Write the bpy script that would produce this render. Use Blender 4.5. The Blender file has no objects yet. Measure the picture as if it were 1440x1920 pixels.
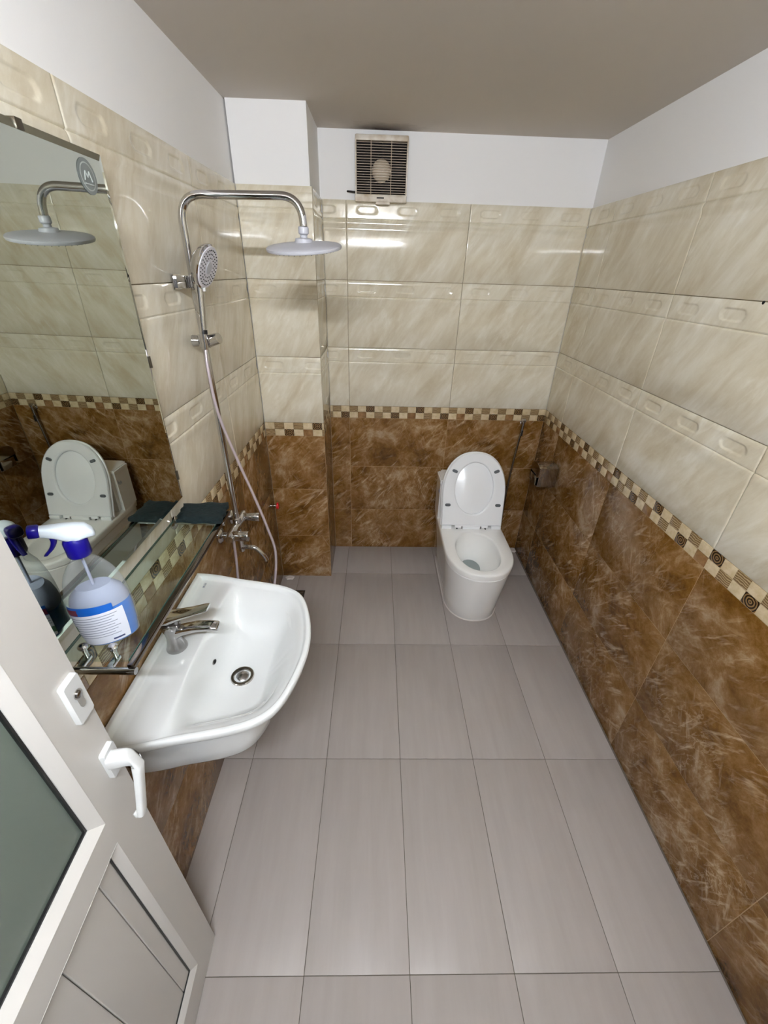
import bpy, bmesh, math, random
from mathutils import Vector, Matrix
random.seed(7)
C = bpy.context.scene.collection
S = bpy.context.scene
PI = math.pi
R = math.radians

# ------------------------------------------------------------------ camera
cam_d = bpy.data.cameras.new('camera')
cam = bpy.data.objects.new('camera', cam_d); C.objects.link(cam)
pit, yaw, rol = R(30.331), R(1.5792), R(1.7132)
F = Vector((math.sin(yaw)*math.cos(pit), math.cos(yaw)*math.cos(pit), -math.sin(pit)))
Rt = Vector((math.cos(yaw), -math.sin(yaw), 0)); Up = Rt.cross(F)
R2 = Rt*math.cos(rol)+Up*math.sin(rol); U2 = -Rt*math.sin(rol)+Up*math.cos(rol)
m3 = Matrix((R2, U2, -F)).transposed()
cam.matrix_world = Matrix.Translation((0, 0, 1.7232)) @ m3.to_4x4()
cam_d.sensor_fit = 'VERTICAL'; cam_d.sensor_height = 24
cam_d.lens = 770.8*24/1920
cam_d.clip_start = 0.02
S.camera = cam

# ------------------------------------------------------------------ world + exposure
w = bpy.data.worlds.new('world'); S.world = w; w.use_nodes = True
w.node_tree.nodes['Background'].inputs[0].default_value = (0.95, 0.98, 1.0, 1)
w.node_tree.nodes['Background'].inputs[1].default_value = 0.06
S.view_settings.view_transform = 'Standard'; S.view_settings.look = 'None'
S.view_settings.exposure = 2.32; S.view_settings.gamma = 1.0
S.view_settings.use_curve_mapping = False
TUBE_STRENGTH = 118.0
S.cycles.max_bounces = 12; S.cycles.diffuse_bounces = 8; S.cycles.glossy_bounces = 6
S.cycles.transmission_bounces = 10; S.cycles.transparent_max_bounces = 12
S.cycles.caustics_reflective = False; S.cycles.caustics_refractive = False
S.cycles.sample_clamp_indirect = 6

# ------------------------------------------------------------------ helpers
def srgb(r, g, b):
    f = lambda c: (c/255/12.92) if c/255 <= .04045 else ((c/255+.055)/1.055)**2.4
    return (f(r), f(g), f(b), 1)

def tag(o, label=None, cat=None, group=None, kind=None):
    if label: o['label'] = label
    if cat: o['category'] = cat
    if group: o['group'] = group
    if kind: o['kind'] = kind
    return o

def empty(name, loc, label, cat, group=None):
    o = bpy.data.objects.new(name, None); C.objects.link(o); o.location = loc
    o.empty_display_size = .05
    return tag(o, label, cat, group)

def wloc(o):
    v = Vector((0, 0, 0))
    while o is not None:
        v += o.location; o = o.parent
    return v

class MB:
    def __init__(s): s.v = []; s.f = []; s.m = []
    def add(s, vs, fs, mi=0):
        n = len(s.v); s.v += [tuple(x) for x in vs]
        s.f += [tuple(i+n for i in f) for f in fs]; s.m += [mi]*len(fs)
        return s
    def box(s, a, b, bev=0.0, mi=0):
        bm = bmesh.new()
        bmesh.ops.create_cube(bm, size=1)
        for v in bm.verts:
            v.co = Vector([(a[i]+b[i])/2 + v.co[i]*(b[i]-a[i]) for i in range(3)])
        if bev > 0:
            bmesh.ops.bevel(bm, geom=bm.edges[:], offset=bev, segments=2, profile=.6, affect='EDGES')
        s.addbm(bm, mi); return s
    def addbm(s, bm, mi=0):
        bm.verts.index_update()
        s.add([v.co[:] for v in bm.verts], [[v.index for v in f.verts] for f in bm.faces], mi); bm.free()
    def rings(s, rings, cap0=True, cap1=True, closed=True, mi=0):
        n = len(rings[0]); vs = [p for r in rings for p in r]; fs = []
        for i in range(len(rings)-1):
            for j in range(n if closed else n-1):
                k = (j+1) % n
                fs.append((i*n+j, i*n+k, (i+1)*n+k, (i+1)*n+j))
        if cap0: fs.append(tuple(reversed(range(n))))
        if cap1: fs.append(tuple((len(rings)-1)*n+j for j in range(n)))
        return s.add(vs, fs, mi)
    def tube(s, pts, r, n=14, caps=True, mi=0):
        pts = [Vector(p) for p in pts]; rr = r if isinstance(r, (list, tuple)) else [r]*len(pts)
        up = None; rings = []
        for i, p in enumerate(pts):
            t = (pts[min(i+1, len(pts)-1)]-pts[max(i-1, 0)]).normalized()
            if up is None:
                up = Vector((0, 0, 1)) if abs(t.z) < .9 else Vector((1, 0, 0))
            a = (up - t*up.dot(t)).normalized(); up = a; b = t.cross(a)
            rings.append([p+(a*math.cos(2*PI*j/n)+b*math.sin(2*PI*j/n))*rr[i] for j in range(n)])
        return s.rings(rings, caps, caps, mi=mi)
    def lathe(s, prof, axis_o, axis_d, n=32, mi=0, cap0=True, cap1=True, sx=1.0, sy=1.0, ref=None):
        d = Vector(axis_d).normalized(); o = Vector(axis_o)
        u = Vector(ref) if ref else (Vector((1, 0, 0)) if abs(d.x) < .9 else Vector((0, 1, 0)))
        a = (u-d*u.dot(d)).normalized(); b = d.cross(a)
        rings = [[o+d*h+(a*math.cos(2*PI*j/n)*sx+b*math.sin(2*PI*j/n)*sy)*r for j in range(n)] for r, h in prof]
        return s.rings(rings, cap0, cap1, mi=mi)
    def mesh(s, name, mats, smooth=True, off=Vector((0, 0, 0)), angle=35):
        me = bpy.data.meshes.new(name)
        me.from_pydata([tuple(Vector(v)-off) for v in s.v], [], s.f)
        for m in (mats if isinstance(mats, (list, tuple)) else [mats]): me.materials.append(m)
        me.polygons.foreach_set('material_index', s.m)
        bm = bmesh.new(); bm.from_mesh(me)
        bmesh.ops.recalc_face_normals(bm, faces=bm.faces)
        if smooth:
            lim = R(angle)
            for f in bm.faces: f.smooth = True
            for e in bm.edges:
                if len(e.link_faces) == 2 and e.calc_face_angle(0) > lim: e.smooth = False
        bm.to_mesh(me); bm.free(); me.update()
        return me
    def build(s, name, mats, parent=None, smooth=True, angle=35, label=None):
        off = wloc(parent) if parent is not None else Vector((0, 0, 0))
        me = s.mesh(name, mats, smooth, off, angle)
        o = bpy.data.objects.new(name, me); C.objects.link(o)
        if parent is not None: o.parent = parent
        if label: o['label'] = label
        return o

def smoothpath(pts, k=8):
    P = [Vector(p) for p in pts]; P = [P[0]*2-P[1]]+P+[P[-1]*2-P[-2]]; out = []
    for i in range(1, len(P)-2):
        for j in range(k):
            t = j/k; a, b, c, d = P[i-1:i+3]
            out.append(.5*((2*b)+(c-a)*t+(2*a-5*b+4*c-d)*t*t+(3*b-a-3*c+d)*t**3))
    out.append(P[-2]); return out

def bend(a, corner, b, r, k=10):
    """straight a->corner->b with a rounded corner"""
    a, c, b = Vector(a), Vector(corner), Vector(b)
    d1 = (a-c).normalized(); d2 = (b-c).normalized()
    p1 = c+d1*r; p2 = c+d2*r
    return [a]+[p1*(1-t)**2+c*2*t*(1-t)+p2*t*t for t in [i/k for i in range(k+1)]]+[b]

# ------------------------------------------------------------------ materials
def mat(name, col=(.8, .8, .8, 1), rough=.5, metal=0, spec=.5, **kw):
    m = bpy.data.materials.new(name); m.use_nodes = True
    b = m.node_tree.nodes['Principled BSDF']
    b.inputs['Base Color'].default_value = col; b.inputs['Roughness'].default_value = rough
    b.inputs['Metallic'].default_value = metal; b.inputs['Specular IOR Level'].default_value = spec
    for k, v in kw.items(): b.inputs[k].default_value = v
    return m
class NT:
    def __init__(s, m): s.t = m.node_tree; s.n = s.t.nodes; s.l = s.t.links; s.b = s.n['Principled BSDF']
    def node(s, typ, ins=None, **kw):
        n = s.n.new(typ)
        for k, v in kw.items(): setattr(n, k, v)
        for k, v in (ins or {}).items():
            if hasattr(v, 'links') or isinstance(v, bpy.types.NodeSocket): s.l.new(v, n.inputs[k])
            else: n.inputs[k].default_value = v
        return n
    def coords(s, scale=(1, 1, 1), rot=(0, 0, 0), rnd=True):
        tc = s.node('ShaderNodeTexCoord'); v = tc.outputs['Object']
        if rnd:
            oi = s.node('ShaderNodeObjectInfo')
            mu = s.node('ShaderNodeMath', {0: oi.outputs['Random'], 1: 37.0}, operation='MULTIPLY')
            cx = s.node('ShaderNodeCombineXYZ', {0: mu.outputs[0], 1: mu.outputs[0], 2: mu.outputs[0]})
            v = s.node('ShaderNodeVectorMath', {0: v, 1: cx.outputs[0]}, operation='ADD').outputs[0]
        r = s.node('ShaderNodeMapping', {'Vector': v, 'Rotation': rot})
        return s.node('ShaderNodeMapping', {'Vector': r.outputs[0], 'Scale': scale}).outputs[0]
    def noise(s, vec, scale, detail=4, rough=.5, dist=0):
        return s.node('ShaderNodeTexNoise', {'Vector': vec, 'Scale': scale, 'Detail': detail, 'Roughness': rough, 'Distortion': dist}).outputs['Fac']
    def ramp(s, fac, stops):
        r = s.node('ShaderNodeValToRGB', {'Fac': fac}); e = r.color_ramp.elements
        while len(e) < len(stops): e.new(.5)
        for i, (p, c) in enumerate(stops): e[i].position = p; e[i].color = c
        return r.outputs['Color']
    def mix(s, fac, a, b, mode='MIX'):
        n = s.node('ShaderNodeMix', data_type='RGBA', blend_type=mode)
        for k, v in ((0, fac), (6, a), (7, b)):
            if isinstance(v, bpy.types.NodeSocket): s.l.new(v, n.inputs[k])
            else: n.inputs[k].default_value = v
        return n.outputs[2]
    def color(s, c): s.l.new(c, s.b.inputs['Base Color'])
    def bump(s, h, strength=.1, dist=.01):
        n = s.node('ShaderNodeBump', {'Height': h, 'Strength': strength, 'Distance': dist})
        s.l.new(n.outputs[0], s.b.inputs['Normal'])

W1 = (1, 1, 1, 1); K1 = (0, 0, 0, 1)
M = {}
# brown marble tile
m = mat('brown_marble', rough=.2, spec=.4); t = NT(m); M['brown'] = m
v = t.coords(); base = t.noise(v, 7.0, 9, .74, .3)
col = t.ramp(base, [(.32, srgb(76, 48, 14)), (.45, srgb(108, 74, 28)), (.55, srgb(130, 97, 56)), (.68, srgb(164, 140, 112))])
big = t.noise(v, 4.5, 4, .6, .2); mask = t.ramp(big, [(.40, K1), (.66, W1)])
big2 = t.noise(v, 3.1, 4, .6, .2); mask2 = t.ramp(big2, [(.45, K1), (.68, W1)])
for rot, sc_n, mk_, amt in ((-42, 50, mask, .8), (-20, 70, mask2, .6), (-62, 40, mask, .6), (24, 60, mask2, .5)):
    vv = t.coords(scale=(1, 1, .16), rot=(0, R(rot), 0)); n2 = t.noise(vv, sc_n, 3, .6, .35)
    st_ = t.ramp(n2, [(.56, K1), (.74, (amt, amt, amt, 1))])
    col = t.mix(t.mix(1.0, st_, mk_, 'MULTIPLY'), col, srgb(206, 182, 152))
v3 = t.coords(scale=(1, 1, .5), rot=(0, R(-35), 0)); n3 = t.noise(v3, 6.5, 7, .58, .4)
d = t.node('ShaderNodeMath', {0: n3, 1: .5}, operation='SUBTRACT'); d = t.node('ShaderNodeMath', {0: d.outputs[0]}, operation='ABSOLUTE')
vein = t.ramp(d.outputs[0], [(.0, (.4, .4, .4, 1)), (.008, K1)])
col = t.mix(t.mix(1.0, vein, mask2, 'MULTIPLY'), col, srgb(208, 184, 152))
t.color(col)
# cream marble tile
m = mat('cream_marble', rough=.07, spec=.5); t = NT(m); M['cream'] = m
v = t.coords(scale=(1, 1, .30), rot=(0, R(-32), 0)); v0 = t.coords()
n1 = t.noise(v, 11, 7, .66, .4); n2 = t.noise(v, 44, 4, .6, .4); n0 = t.noise(v0, 4, 4, .6)
col = t.ramp(n1, [(.32, srgb(196, 184, 158)), (.5, srgb(211, 203, 182)), (.68, srgb(225, 220, 205))])
f = t.ramp(n2, [(.50, K1), (.72, (.55, .55, .55, 1))])
f = t.mix(1.0, f, t.ramp(n0, [(.38, K1), (.62, W1)]), 'MULTIPLY')
col = t.mix(f, col, srgb(234, 231, 219))
t.color(col)
# grout
M['grout_cream'] = mat('grout_cream', srgb(138, 122, 96), .9)
M['grout_brown'] = mat('grout_brown', srgb(170, 138, 100), .9)
M['grout_floor'] = mat('grout_floor', srgb(96, 88, 78), .9)
# paint
m = mat('white_paint', srgb(232, 231, 230), .75, spec=.2); t = NT(m); M['paint'] = m
t.bump(t.noise(t.coords(rnd=False), 60, 4), .08, .004)
m = mat('ceiling_paint', srgb(200, 193, 185), .85, spec=.15); t = NT(m); M['ceil'] = m
v = t.coords(rnd=False)
# grimy stain on the ceiling above the fan
mp = t.node('ShaderNodeMapping', {'Vector': v, 'Location': (-.02*5.5, -2.445*8, 0), 'Scale': (5.5, 8, 0)})
ln = t.node('ShaderNodeVectorMath', {0: mp.outputs[0]}, operation='LENGTH')
nz = t.noise(v, 14, 4); ad = t.node('ShaderNodeMath', {0: ln.outputs['Value'], 1: nz}, operation='ADD')
st2 = t.ramp(t.node('ShaderNodeMath', {0: ad.outputs[0], 1: .62}, operation='MULTIPLY').outputs[0], [(.34, (.95, .95, .95, 1)), (.60, (.45, .45, .45, 1)), (.90, K1)])
t.color(t.mix(st2, srgb(200, 193, 185), srgb(66, 48, 42)))
# floor tile
m = mat('floor_tile', rough=.34, spec=.4); t = NT(m); M['floor'] = m
v = t.coords(scale=(9, .9, 1)); n1 = t.noise(v, 3.2, 5, .6, .2)
v2 = t.coords(); n2 = t.noise(v2, 3.5, 3)
col = t.ramp(n1, [(.3, srgb(158, 151, 146)), (.7, srgb(165, 158, 154))])
col = t.mix(t.ramp(n2, [(.72, K1), (.80, (.22, .22, .22, 1))]), col, srgb(140, 130, 124))
t.color(col)
# mosaic squares
def mosaic(name, c1, c2, kind):
    m = mat(name, rough=.14); t = NT(m); v = t.coords()
    if kind == 'ring':
        tc = t.node('ShaderNodeTexCoord')
        mp = t.node('ShaderNodeMapping', {'Vector': tc.outputs['Object'], 'Location': (-.025, 0, -.018)})
        f = t.node('ShaderNodeTexWave', {'Vector': mp.outputs[0], 'Scale': 38.0, 'Distortion': 3.0, 'Detail': 2.0}, wave_type='RINGS', rings_direction='SPHERICAL').outputs['Fac']
        col = t.ramp(f, [(.35, c1), (.75, c2)])
    elif kind == 'line':
        f = t.node('ShaderNodeTexWave', {'Vector': v, 'Scale': 45.0, 'Distortion': 5.0, 'Detail': 2.0}, wave_type='BANDS', bands_direction='Z').outputs['Fac']
        col = t.ramp(f, [(.3, c1), (.8, c2)])
    else:
        col = t.ramp(t.noise(v, 40, 5, .6), [(.35, c1), (.65, c2)])
    t.color(col); return m
M['mos_light'] = mosaic('mosaic_cream', srgb(188, 168, 132), srgb(210, 193, 162), 'n')
M['mos_mid'] = mosaic('mosaic_olive_brown', srgb(112, 88, 58), srgb(166, 144, 108), 'line')
M['mos_dark'] = mosaic('mosaic_dark_scroll', srgb(44, 30, 18), srgb(132, 104, 68), 'ring')
M['mos_brown'] = mosaic('mosaic_brown', srgb(118, 84, 48), srgb(150, 116, 78), 'n')
# fixtures
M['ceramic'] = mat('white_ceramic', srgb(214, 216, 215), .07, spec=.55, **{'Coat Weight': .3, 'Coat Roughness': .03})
M['seat'] = mat('white_plastic_seat', srgb(238, 240, 242), .2)
M['plastic'] = mat('white_plastic', srgb(203, 204, 203), .25)
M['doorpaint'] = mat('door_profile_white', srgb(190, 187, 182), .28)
M['chrome'] = mat('chrome', srgb(205, 203, 203), .07, 1)
M['chrome_dull'] = mat('worn_chrome', srgb(170, 168, 168), .2, 1)
M['steel'] = mat('brushed_steel', srgb(190, 184, 178), .10, 1)
M['showerhead'] = mat('grey_abs_plastic', srgb(172, 172, 178), .35)
M['nozzleface'] = mat('light_grey_spray_plate', srgb(205, 203, 210), .3)
M['black'] = mat('black_rubber', srgb(14, 14, 15), .4)
M['dark'] = mat('dark_hole', srgb(8, 7, 6), .9)
M['grey_rubber'] = mat('grey_rubber', srgb(92, 96, 100), .5)
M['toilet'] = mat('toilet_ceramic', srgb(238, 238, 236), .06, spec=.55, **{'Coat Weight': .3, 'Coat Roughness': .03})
M['railsteel'] = mat('dark_polished_rail', srgb(128, 118, 108), .12, 1)
M['hose'] = mat('pinkish_grey_hose', srgb(176, 164, 168), .3, .35)
M['red'] = mat('red_plastic', srgb(190, 14, 24), .35)
M['blueplastic'] = mat('dark_blue_plastic', srgb(15, 7, 112), .3)
M['bottlewhite'] = mat('bright_white_plastic', srgb(208, 218, 226), .3)
M['silicone'] = mat('white_silicone', srgb(200, 194, 190), .6)
m = bpy.data.materials.new('shelf_glass'); m.use_nodes = True; M['glass'] = m
nt_ = m.node_tree; nt_.nodes.clear(); o_ = nt_.nodes.new('ShaderNodeOutputMaterial'); mx = nt_.nodes.new('ShaderNodeMixShader'); fr = nt_.nodes.new('ShaderNodeLayerWeight'); fr.inputs[0].default_value = .5; pw = nt_.nodes.new('ShaderNodeMath'); pw.operation = 'POWER'; pw.inputs[1].default_value = 4.5; ma = nt_.nodes.new('ShaderNodeMath'); ma.operation = 'MULTIPLY_ADD'; ma.inputs[1].default_value = .9; ma.inputs[2].default_value = .045
tr_ = nt_.nodes.new('ShaderNodeBsdfTransparent'); tr_.inputs[0].default_value = (.90, .96, .93, 1); gl_ = nt_.nodes.new('ShaderNodeBsdfGlossy'); gl_.inputs['Roughness'].default_value = .01
nt_.links.new(fr.outputs['Facing'], pw.inputs[0]); nt_.links.new(pw.outputs[0], ma.inputs[0]); nt_.links.new(ma.outputs[0], mx.inputs[0]); nt_.links.new(tr_.outputs[0], mx.inputs[1]); nt_.links.new(gl_.outputs[0], mx.inputs[2]); nt_.links.new(mx.outputs[0], o_.inputs[0])
M['glassedge'] = mat('green_glass_edge', srgb(70, 100, 88), .1, **{'Transmission Weight': .3})
M['mirror'] = mat('mirror_silver', srgb(208, 214, 204), .012, 1)
M['mirroredge'] = mat('mirror_dark_edge', srgb(70, 62, 50), .3, .3)
M['stickergrey'] = mat('sticker_grey', srgb(112, 118, 116), .35)
M['stickerlight'] = mat('sticker_light', srgb(168, 174, 170), .35)
M['frost'] = mat('frosted_glass', srgb(98, 108, 100), .22, spec=.5)
t = NT(M['frost']); t.bump(t.noise(t.coords(rnd=False), 260, 2), .05, .001)
M['board'] = mat('mirror_backing', srgb(120, 116, 108), .7)
M['fanplastic'] = None
m = mat('aged_cream_plastic', rough=.45); t = NT(m); M['fanplastic'] = m
t.color(t.ramp(t.noise(t.coords(rnd=False), 22, 4), [(.3, srgb(178, 160, 136)), (.6, srgb(212, 204, 190))]))
M['fanslat'] = mat('grimy_slat_plastic', srgb(176, 156, 132), .5)
M['fanhub'] = mat('fan_hub_plastic', srgb(190, 176, 156), .5)
M['fandark'] = mat('fan_cavity_brown', srgb(22, 13, 9), .7)
m = mat('black_scrub_pad', rough=.65, spec=.3); t = NT(m); M['pad'] = m
nz = t.noise(t.coords(rnd=False), 90, 4)
t.color(t.ramp(nz, [(.3, srgb(5, 15, 17)), (.7, srgb(14, 30, 33))])); t.bump(nz, .6, .003)
m = bpy.data.materials.new('clear_bottle_plastic'); m.use_nodes = True; M['clearplastic'] = m
nt_ = m.node_tree; nt_.nodes.clear(); o_ = nt_.nodes.new('ShaderNodeOutputMaterial'); mx = nt_.nodes.new('ShaderNodeMixShader'); fr = nt_.nodes.new('ShaderNodeLayerWeight'); fr.inputs[0].default_value = .35
tr_ = nt_.nodes.new('ShaderNodeBsdfTransparent'); tr_.inputs[0].default_value = (.93, .95, .95, 1); gl_ = nt_.nodes.new('ShaderNodeBsdfPrincipled')
gl_.inputs['Base Color'].default_value = (.72, .75, .76, 1); gl_.inputs['Roughness'].default_value = .08
mm = nt_.nodes.new('ShaderNodeMath'); mm.operation = 'MULTIPLY_ADD'; mm.inputs[1].default_value = .42; mm.inputs[2].default_value = .03
nt_.links.new(fr.outputs['Facing'], mm.inputs[0]); nt_.links.new(mm.outputs[0], mx.inputs[0]); nt_.links.new(tr_.outputs[0], mx.inputs[1]); nt_.links.new(gl_.outputs[0], mx.inputs[2]); nt_.links.new(mx.outputs[0], o_.inputs[0])
M['liquid'] = mat('blue_cleaner', srgb(0, 100, 190), .25, spec=.3)
M['foam'] = mat('pale_lilac_foam', srgb(150, 156, 176), .6)
M['label'] = mat('label_white', srgb(206, 210, 220), .4)
M['labelblue'] = mat('label_blue', srgb(16, 84, 170), .4)
M['labelred'] = mat('label_dark_red', srgb(104, 24, 52), .4)
M['labelgreen'] = mat('label_green', srgb(70, 110, 84), .4)
M['labelgrey'] = mat('label_print_grey', srgb(128, 132, 146), .5)
M['labelnavy'] = mat('label_print_navy', srgb(34, 42, 84), .5)
M['water'] = mat('toilet_water', srgb(150, 160, 158), .02, **{'Transmission Weight': .15, 'IOR': 1.33})
M['wood_dark'] = mat('drain_grate', srgb(70, 66, 60), .35, .8)
M['corridor'] = mat('corridor_wall', srgb(200, 200, 196), .8)
tm = bpy.data.materials.new('lit_tube'); tm.use_nodes = True
for n in list(tm.node_tree.nodes):
    if n.type == 'BSDF_PRINCIPLED': tm.node_tree.nodes.remove(n)
em = tm.node_tree.nodes.new('ShaderNodeEmission'); em.inputs[0].default_value = (.93, .985, 1.06, 1); em.inputs[1].default_value = TUBE_STRENGTH
tm.node_tree.links.new(em.outputs[0], tm.node_tree.nodes['Material Output'].inputs[0]); M['tube'] = tm

# ------------------------------------------------------------------ room numbers (metres)
XR = lambda y: 1.0258+.0027*y
XL = lambda y: -.5978+.007*y
YB = lambda x: 2.4451+.0106*x
YP, XP = 2.107, -.273
ZC, ZT = 2.2688, 2.0142
ZM1, ZM0 = 1.0245, .9522
Y0 = -.36                      # entrance wall
ROWS = [(1.0245, 1.3529), (1.3529, 1.6799), (1.6799, 2.0142)]
BROWS = [(0.0, .3125), (.3125, .6325), (.6325, .9522)]
GAP = .0011

# ------------------------------------------------------------------ tiles
def relief(u, d, top=False):
    """height toward the room (m) at distance d below the tile's top edge, u along the tile (period .2)"""
    h = 0.0
    if d < .072: h = .0
    elif d < .078: h = -.0030*math.sin((d-.072)/.006*PI)
    elif d < .102: h = (.0026 if top else .0008)*math.sin((d-.078)/.024*PI)
    elif d < .125: h = -(.0016 if top else .0004)*math.sin((d-.102)/.023*PI)
    # recessed pill
    uu = ((u % .2) - .1); ww = max(abs(uu)-.031, 0); q = math.hypot(ww, d-.038)
    if q < .0175:
        k = min(max((.0175-q)/.004, 0), 1); h -= .0032*(k*k*(3-2*k))
    return h
_cache = {}
def cream_mesh(w, h, u0, htop):
    key = ('c', round(w, 3), round(h, 3), round(u0, 3))
    if key in _cache: return _cache[key]
    mb = MB(); us = [0, .002]
    n = max(2, int(w/.006)); us += [w*i/n for i in range(1, n)]; us += [w-.002, w]
    us = sorted(set(round(x, 5) for x in us))
    ds = [0, .0015]+[.018+.0025*i for i in range(17)]+[.066+.003*i for i in range(21)]+[.2, h-.0015, h]
    ds = sorted(set(round(x, 5) for x in ds if x <= h))
    vs = []
    for dd in ds:
        for u in us:
            e = min(u, w-u, dd, h-dd); ed = .0012 if e < .0004 else 0
            vs.append((u, -relief(u+u0, dd, htop > 1.9)+ed, h-dd))
    nu = len(us); fs = []
    for j in range(len(ds)-1):
        for i in range(nu-1):
            a = j*nu+i; fs.append((a, a+nu, a+nu+1, a+1))
    n0 = len(vs)
    # sides
    for (u, z) in ((0, h), (w, h), (w, 0), (0, 0)): vs.append((u, .0085, z))
    top = [i for i in range(nu)]; bot = [(len(ds)-1)*nu+i for i in range(nu)]
    lef = [j*nu for j in range(len(ds))]; rig = [j*nu+nu-1 for j in range(len(ds))]
    fs.append(tuple(top+[n0+1, n0])); fs.append(tuple(list(reversed(bot))+[n0+3, n0+2]))
    fs.append(tuple(list(reversed(lef))+[n0, n0+3])); fs.append(tuple(rig+[n0+2, n0+1]))
    mb.add(vs, fs)
    me = bpy.data.meshes.new('cream_tile'); me.from_pydata(vs, [], fs); me.materials.append(M['cream'])
    bm = bmesh.new(); bm.from_mesh(me)
    for f in bm.faces: f.smooth = True
    for e in bm.edges:
        if len(e.link_faces) == 2 and e.calc_face_angle(0) > R(50): e.smooth = False
    bm.to_mesh(me); bm.free()
    _cache[key] = me; return me
def flat_mesh(w, h, name, mt, th=.0085, bev=.0012):
    key = (name, mt, round(w, 4), round(h, 4))
    if key in _cache: return _cache[key]
    mb = MB(); mb.box((0, 0, 0), (w, th, h), min(bev, w*.2, h*.2))
    me = mb.mesh(name, M[mt]); _cache[key] = me; return me

def place(name, me, parent, mtx, u, z, y=0.0):
    o = bpy.data.objects.new(name, me); C.objects.link(o); o.parent = parent
    o.matrix_local = mtx @ Matrix.Translation((u, y, z)); return o

MOS = {0: ['mos_light', 'mos_mid', 'mos_light', 'mos_mid', 'mos_light', 'mos_dark'],
       1: ['mos_mid', 'mos_light', 'mos_dark', 'mos_light', 'mos_brown', 'mos_light']}
def tile_wall(wall, O, U, u0, u1, joints, pphase, mph=0, lam=None):
    """wall: parent; O,U: origin and unit direction; local x along U, local y into the wall"""
    U = Vector((U[0], U[1], 0)).normalized(); N = Vector((0, 0, 1)).cross(U)
    mtx = Matrix((( U.x, N.x, 0, O[0]), (U.y, N.y, 0, O[1]), (0, 0, 1, 0), (0, 0, 0, 1)))
    cuts = [u0]+[j for j in joints if u0+.01 < j < u1-.01]+[u1]
    for a, b in zip(cuts[:-1], cuts[1:]):
        w = b-a-2*GAP
        for z0, z1 in ROWS:
            me = cream_mesh(w, z1-z0-2*GAP, a+GAP-pphase, z1)
            place('cream_tile', me, wall, mtx, a+GAP, z0+GAP)
        for z0, z1 in BROWS:
            zz = z0 if z0 == 0 else z0+GAP
            me = flat_mesh(w, z1-GAP-zz, 'brown_tile', 'brown')
            place('brown_tile', me, wall, mtx, a+GAP, zz)
    # mosaic border: two rows of squares .05 x .036
    k0 = math.floor((u0-mph)/.05); k1 = math.ceil((u1-mph)/.05)
    zc = (ZM0+ZM1)/2
    for k in range(k0, k1):
        a = max(u0, mph+k*.05); b = min(u1, mph+(k+1)*.05)
        if b-a < .006: continue
        for row, (z0, z1) in enumerate(((zc, ZM1), (ZM0, zc))):
            me = flat_mesh(b-a-.0014, z1-z0-.0014, 'mosaic_tile', MOS[row][k % 6], .008, .0008)
            place('mosaic_tile', me, wall, mtx, a+.0007, z0+.0007)
    # grout beds
    for nm, z0, z1, mt in (('grout', 0, ZM0, 'grout_brown'), ('grout', ZM0, ZM1, 'grout_cream'), ('grout', ZM1, ZT-.002, 'grout_cream')):
        mb = MB(); mb.box((0, 0, 0), (u1-u0, .0025, z1-z0))
        place(nm, mb.mesh('grout', M[mt]), wall, mtx, u0, z0, .0058 if z0 > ZM0+.001 else (.0030 if mt == 'grout_cream' else .0013))
    return mtx

def structure(name, mb, mt, **kw):
    o = mb.build(name, mt, None, smooth=False); o['kind'] = 'structure'; return o

# wall_right : tile face x = XR(y)
def slab(pts, z0, z1):
    mb = MB(); n = len(pts)
    mb.rings([[(x, y, z0) for x, y in pts], [(x, y, z1) for x, y in pts]]); return mb
T = .0088; YN = Y0
wr = structure('wall_right', slab([(XR(YN)+T, YN), (XR(2.6)+T, 2.6), (XR(2.6)+.12, 2.6), (XR(YN)+.12, YN)], 0, ZC), M['paint'])
tile_wall(wr, (XR(2.4561), 2.4561), (-.0027, -1), 0.0, 2.4561-YN, [2.4561-y for y in (2.205, 1.605, 1.005, .405, -.195)], 2.4561-2.205, .0)
wb = structure('wall_back', slab([(-.40, YB(-.40)+T), (XR(2.4)+.1, YB(1.13)+T), (XR(2.4)+.1, 2.62), (-.40, 2.62)], 0, ZC), M['paint'])
bx0 = XP
tile_wall(wb, (0, YB(0)), (1, .0106), bx0+.0, 1.0336, [-.158, .443], -.158, -.008+.05*0)
wl = structure('wall_left', slab([(XL(YN)-.12, YN), (XL(2.6)-.12, 2.6), (XL(2.6)-T, 2.6), (XL(YN)-T, YN)], 0, ZC), M['paint'])
tile_wall(wl, (XL(0), 0), (.007, 1), YN, YP, [-.162, .438, 1.038, 1.638], .438, .02)
wp = structure('wall_pillar', slab([(XL(YP)-.002, YP+T), (XP-T, YP+T), (XP-T, 2.47), (XL(YP)-.002, 2.47)], 0, ZC), M['paint'])
tile_wall(wp, (0, YP), (1, 0), XL(YP), XP, [], XL(YP)-.02, XL(YP)+.0)
tile_wall(wp, (XP, 0), (0, 1), YP+.0095, YB(XP)-.0005, [], YP, 2.13)

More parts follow.
